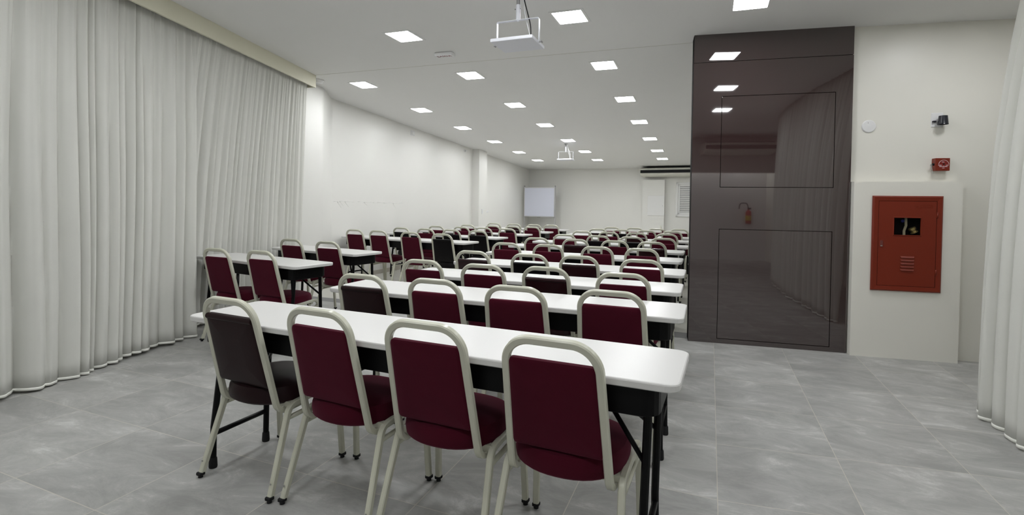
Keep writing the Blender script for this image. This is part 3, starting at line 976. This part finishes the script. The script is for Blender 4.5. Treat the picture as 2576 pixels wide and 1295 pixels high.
ROWS = {  # block row -> kinds, x of the back tops, y of the chair centre, rotation
    'R1': ('DFFF', [-1.978, -1.464, -0.966, -0.474], [1.908, 1.888, 1.872, 1.842], [-0.07, -0.08, -0.05, -0.05]),
    'R2': ('DFFF', [-1.935, -1.455, -0.953, -0.461], [2.780, 2.803, 2.775, 2.850], 0),
    'R3': ('FFGF', [-2.03, -1.506, -1.055, -0.514], [3.63, 3.58, 3.64, 3.56], 0),
    'R4': ('GBGF', [-2.015, -1.460, -1.035, -0.509], [4.48, 4.46, 4.52, 4.47], 0),
    'R5': ('FFFF', [-2.115, -1.63, -1.095, -0.64], [5.74, 5.73, 5.57, 5.58], 0), 'R6': ('FGFG', [-2.10, -1.585, -1.09, -0.648], [6.76, 6.68, 6.63, 6.75], 0),
    'R7': ('FBBF', [-1.98, -1.485, -1.022, -0.585], [7.60, 7.54, 7.51, 7.45], 0), 'R8': ('FFGF', [-1.985, -1.54, -1.10, -0.63], [8.65, 8.60, 8.63, 8.58], 0),
    'R9': ('GBFF', [-1.92, -1.485, -1.05, -0.61], [9.65, 9.58, 9.55, 9.50], 0), 'R10': ('FFFF', [-1.82, -1.375, -0.95, -0.54], [10.48, 10.44, 10.41, 10.38], 0),
    'L1': ('FF', [-4.115, -3.61], [3.57, 3.59], -0.06), 'L2': ('FF', [-4.46, -3.86], [4.80, 4.74], -0.06),
    'L3': ('FFFB', [-5.20, -4.73, -4.11, -3.52], [6.86, 6.87, 6.74, 6.63], -0.06), 'L4': ('BFBB', [-4.98, -4.45, -3.95, -3.465], [7.83, 7.75, 7.72, 7.70], -0.05),
    'L5': ('FFGF', [-4.82, -4.27, -3.81, -3.345], [8.76, 8.72, 8.69, 8.67], -0.05), 'L6': ('FFGF', [-4.60, -4.035, -3.60, -3.21], [9.65, 9.62, 9.60, 9.62], -0.04),
    'L7': ('FGFF', [-4.51, -4.01, -3.54, -3.155], [10.80, 10.74, 10.72, 10.73], -0.03)}
TOPLOC = -0.25
cp = {}
for key, (kinds, xs, ys, rz) in ROWS.items():
    row = int(key[1:])
    for i, k in enumerate(kinds):
        if k not in cp:
            cp[k] = chair_proto(k)
            o = cp[k]
        else:
            freeze(cp[k])
            o = copy_tree(cp[k])
        r = rz[i] if isinstance(rz, list) else rz
        y = ys[i] if isinstance(ys, list) else ys
        jit = random.uniform(-0.02, 0.02) if key != 'R1' else 0
        r += jit
        _, tx, ty, tl, tr = [q for q in TABS if q[0] == key[0]][row - 1]
        y = min(y, ty - 0.216 + math.tan(tr) * (xs[i] - tx) + 0.195)      # the pad just clears the table edge
        x = xs[i] - TOPLOC * -math.sin(r)
        o.location = (x, y, 0)
        o.rotation_euler = (0, 0, r)
        block = 'right-hand' if key[0] == 'R' else 'left-hand'
        if key == 'R1':
            o['label'] = '%s chair with cream frame, %s at the nearest table' % (KIND[k], POS[4][i])
        else:
            o['label'] = '%s chair, %s at the %s table of the %s block' % (KIND[k], POS[len(kinds)][i], ORD[row - 1], block)
        o['category'] = 'chair'
        o['group'] = 'banquet chairs set along the tables'

# a chair end showing past the brown panel at the last rows, and one turned sideways by the far wall
freeze(cp['F'])
o = copy_tree(cp['F'])
o.location = (-0.12, 11.35, 0)
o.rotation_euler = (0, 0, 1.25)
o['label'] = 'maroon fabric chair half hidden behind the brown panel at the far end'
o['category'] = 'chair'
o['group'] = 'banquet chairs set along the tables'
freeze(cp['F'])
o = copy_tree(cp['F'])
o.location = (-0.76, 11.75, 0)
o.rotation_euler = (0, 0, -1.5)
o['label'] = 'maroon fabric chair turned sideways by the boxed shaft at the far wall'
o['category'] = 'chair'
o['group'] = 'banquet chairs set along the tables'

# ------------------------------------------------------------------ far wall furniture
wb = empty('whiteboard', (-5.02, 15.35, 0), 0.02, label='white board on an aluminium stand in the far left corner', category='whiteboard')
bw2 = 0.505
MB().box(-bw2 + 0.02, bw2 - 0.02, -0.010, 0.008, 0.93, 1.82).build('board', MT['board'], wb)
mb = MB()
for a in ((-bw2, bw2, 0.905, 0.935), (-bw2, bw2, 1.815, 1.845), (-bw2, -bw2 + 0.025, 0.905, 1.845), (bw2 - 0.025, bw2, 0.905, 1.845)):
    mb.rbox(a[0], a[1], -0.016, 0.012, a[2], a[3], 0.003)
mb.build('board_frame', MT['alu'], wb)
for s in (-1, 1):
    lg = MB().rbox(s * 0.50 - 0.016, s * 0.50 + 0.016, 0.014, 0.046, 0.05, 1.87, 0.004).build('leg', MT['alu'], wb)
    MB().rbox(s * 0.50 - 0.018, s * 0.50 + 0.018, -0.24, 0.25, 0.02, 0.05, 0.004).build('foot_bar', MT['alu'], lg)
    for yy in (-0.22, 0.23):
        MB().lathe([(0.012, 0.02), (0.018, 0.014), (0.018, 0.0)], 12, 'z', (s * 0.50, yy, 0)).build('rubber_foot', MT['rubber'], lg)
    MB().cyl((s * 0.50, 0.03, 1.87), (s * 0.50, 0.03, 1.885), 0.018, n=10).build('end_cap', MT['rubber'], lg)
MB().rbox(-0.05, 0.05, -0.03, -0.016, 0.895, 0.91, 0.003).build('pen_clip', MT['steel'], wb)

rb = math.atan2(-0.08, 1)
def far(x, d): return (x, YB(x) - d)
sh = MB().box(0, 0.63, -0.16, 0.05, 0, 2.075).build('wall_shaft', MT['wall'], kind='structure')
sh.location = (*far(-1.87, 0), 0)
sh.rotation_euler = (0, 0, rb)
h = empty('access_hatch', (*far(-1.47, 0.165), 0), rb, label='small white access hatch on the boxed shaft at the far wall', category='hatch')
MB().rbox(-0.26, 0.22, -0.014, 0.0, 1.02, 1.60, 0.003).build('door', MT['white'], h)
MB().lathe([(0.008, 0), (0.008, -0.006), (0.0, -0.007)], 10, 'y', (0.17, -0.014, 1.31)).build('knob', MT['steel'], h)
def air_con(loc, rz, width, label):
    a = empty('air_conditioner', loc, rz, label=label, category='air conditioner')
    pf = [(0.0, 0.0), (0.0, -0.20), (0.03, -0.50), (0.06, -0.55), (0.185, -0.57), (0.225, -0.56), (0.24, -0.50), (0.24, 0.0)]
    MB().layers([[(x, y, z) for z, y in pf] for x in (0, width)], smooth=False).build('body', MT['ac'], a)
    MB().rbox(0.012, width - 0.012, -0.585, -0.555, 0.090, 0.172, 0.004).build('air_grille', MT['grille'], a)
    MB().rbox(-0.004, width + 0.004, -0.588, -0.555, 0.182, 0.212, 0.004).build('upper_flap', MT['ac'], a)
    MB().box(0.03, width - 0.03, -0.50, -0.02, 0.24, 0.252).build('top_gap', MT['grille'], a)
    return a
air_con((*far(-1.87, 0.02), 2.155), rb, 1.75, 'long white ceiling air conditioner with black grille in the far right corner')
air_con((2.85, -2.18, 2.50), PI, 1.5, 'white air conditioner above the hall entrance, mirrored in the brown panel')

wn = empty('window_1', (*far(-0.94, 0), 0), rb, kind='structure')
mb = MB()
for a in ((0, 1.3, 1.0, 1.06), (0, 1.3, 1.94, 2.0), (0, 0.06, 1.0, 2.0), (1.24, 1.3, 1.0, 2.0)):
    mb.rbox(a[0], a[1], -0.035, 0.01, a[2], a[3], 0.004)
for a in ((0.06, 1.24, 1.06, 1.13), (0.06, 1.24, 1.88, 1.94), (0.06, 0.11, 1.06, 1.94), (1.19, 1.24, 1.06, 1.94)):
    mb.rbox(a[0], a[1], -0.022, 0.01, a[2], a[3], 0.004)
mb.build('window_frame', MT['white'], wn)
mb = MB()
for k in range(14):
    z = 1.14 + k * 0.053
    mb.add([(0.11, -0.004, z), (1.19, -0.004, z), (1.19, -0.018, z + 0.028), (0.11, -0.018, z + 0.028), (0.11, 0.0, z + 0.004), (1.19, 0.0, z + 0.004), (1.19, -0.014, z + 0.033), (0.11, -0.014, z + 0.033)],
           [(0, 1, 2, 3), (7, 6, 5, 4), (0, 4, 5, 1), (3, 2, 6, 7)])
mb.build('louvre', MT['white'], wn)
MB().box(0.11, 1.19, -0.001, 0.0, 1.13, 1.89).build('window_backing', MT['steel'], wn)

# small electrical plates on the left side
def plate(name, x, y, z, w, hh, label, cat, facing='x'):
    o = empty(name, (x, y, z), 0, label=label, category=cat)
    MB().rbox(0, 0.010, -w / 2, w / 2, -hh / 2, hh / 2, 0.003, axis=0).build('cover', MT['plastic'], o)
    return o
o = plate('light_switch', -5.43, 11.93, 1.10, 0.075, 0.13, 'white switch plate on the face of the left wall pillar', 'switch')
MB().rbox(0.010, 0.014, -0.020, 0.020, -0.035, 0.035, 0.002, axis=0).build('rocker', MT['plastic'], o)
o = plate('cable_trunking', X_WALL, 12.62, 1.09, 0.26, 0.045, 'short white horizontal trunking on the left wall just past the pillar', 'trunking')
o = plate('junction_box', X_WALL, 8.92, 2.70, 0.14, 0.10, 'small white junction box high on the left wall under the ceiling', 'junction box')
MB().rbox(0.010, 0.035, -0.045, 0.045, -0.035, 0.025, 0.004, axis=0).build('lid', MT['white'], o)
o = plate('sensor_box', X_WALL, 11.30, 2.585, 0.12, 0.06, 'tiny white sensor box at the ceiling line left of the pillar', 'sensor')
MB().rbox(0.010, 0.04, -0.035, 0.035, -0.025, 0.02, 0.004, axis=0).build('lens_cover', MT['white'], o)

# fire extinguisher on the hall's rear wall: seen mirrored in the brown panel
fe = empty('fire_extinguisher', (2.62, -2.80, 0.90), 0, label='red fire extinguisher with yellow label mirrored in the brown panel', category='fire extinguisher')
MB().lathe([(0.0, 0.0), (0.06, 0.0), (0.066, 0.01), (0.066, 0.27), (0.05, 0.31), (0.022, 0.33), (0.022, 0.35), (0.0, 0.35)], 24).build('cylinder', mat('extinguisher_red', (0.45, 0.02, 0.015), 0.3, 0.5), fe)
MB().lathe([(0.0668, 0.08), (0.0668, 0.20)], 24).build('paper_label', MT['yellow'], fe)
MB().rbox(-0.02, 0.06, -0.012, 0.012, 0.35, 0.39, 0.004).build('valve', MT['rubber'], fe)
MB().sweep(fillet([(0.0, 0, 0.37), (-0.04, 0.02, 0.50), (-0.20, 0.02, 0.50), (-0.22, 0.02, 0.36)], 0.06, 6), cprof(0.011, 8), ref=(0, 1, 0)).build('hose', MT['rubber'], fe)
MB().rbox(-0.03, 0.03, -0.10, -0.06, 0.20, 0.26, 0.004).build('bracket', MT['steel'], fe)
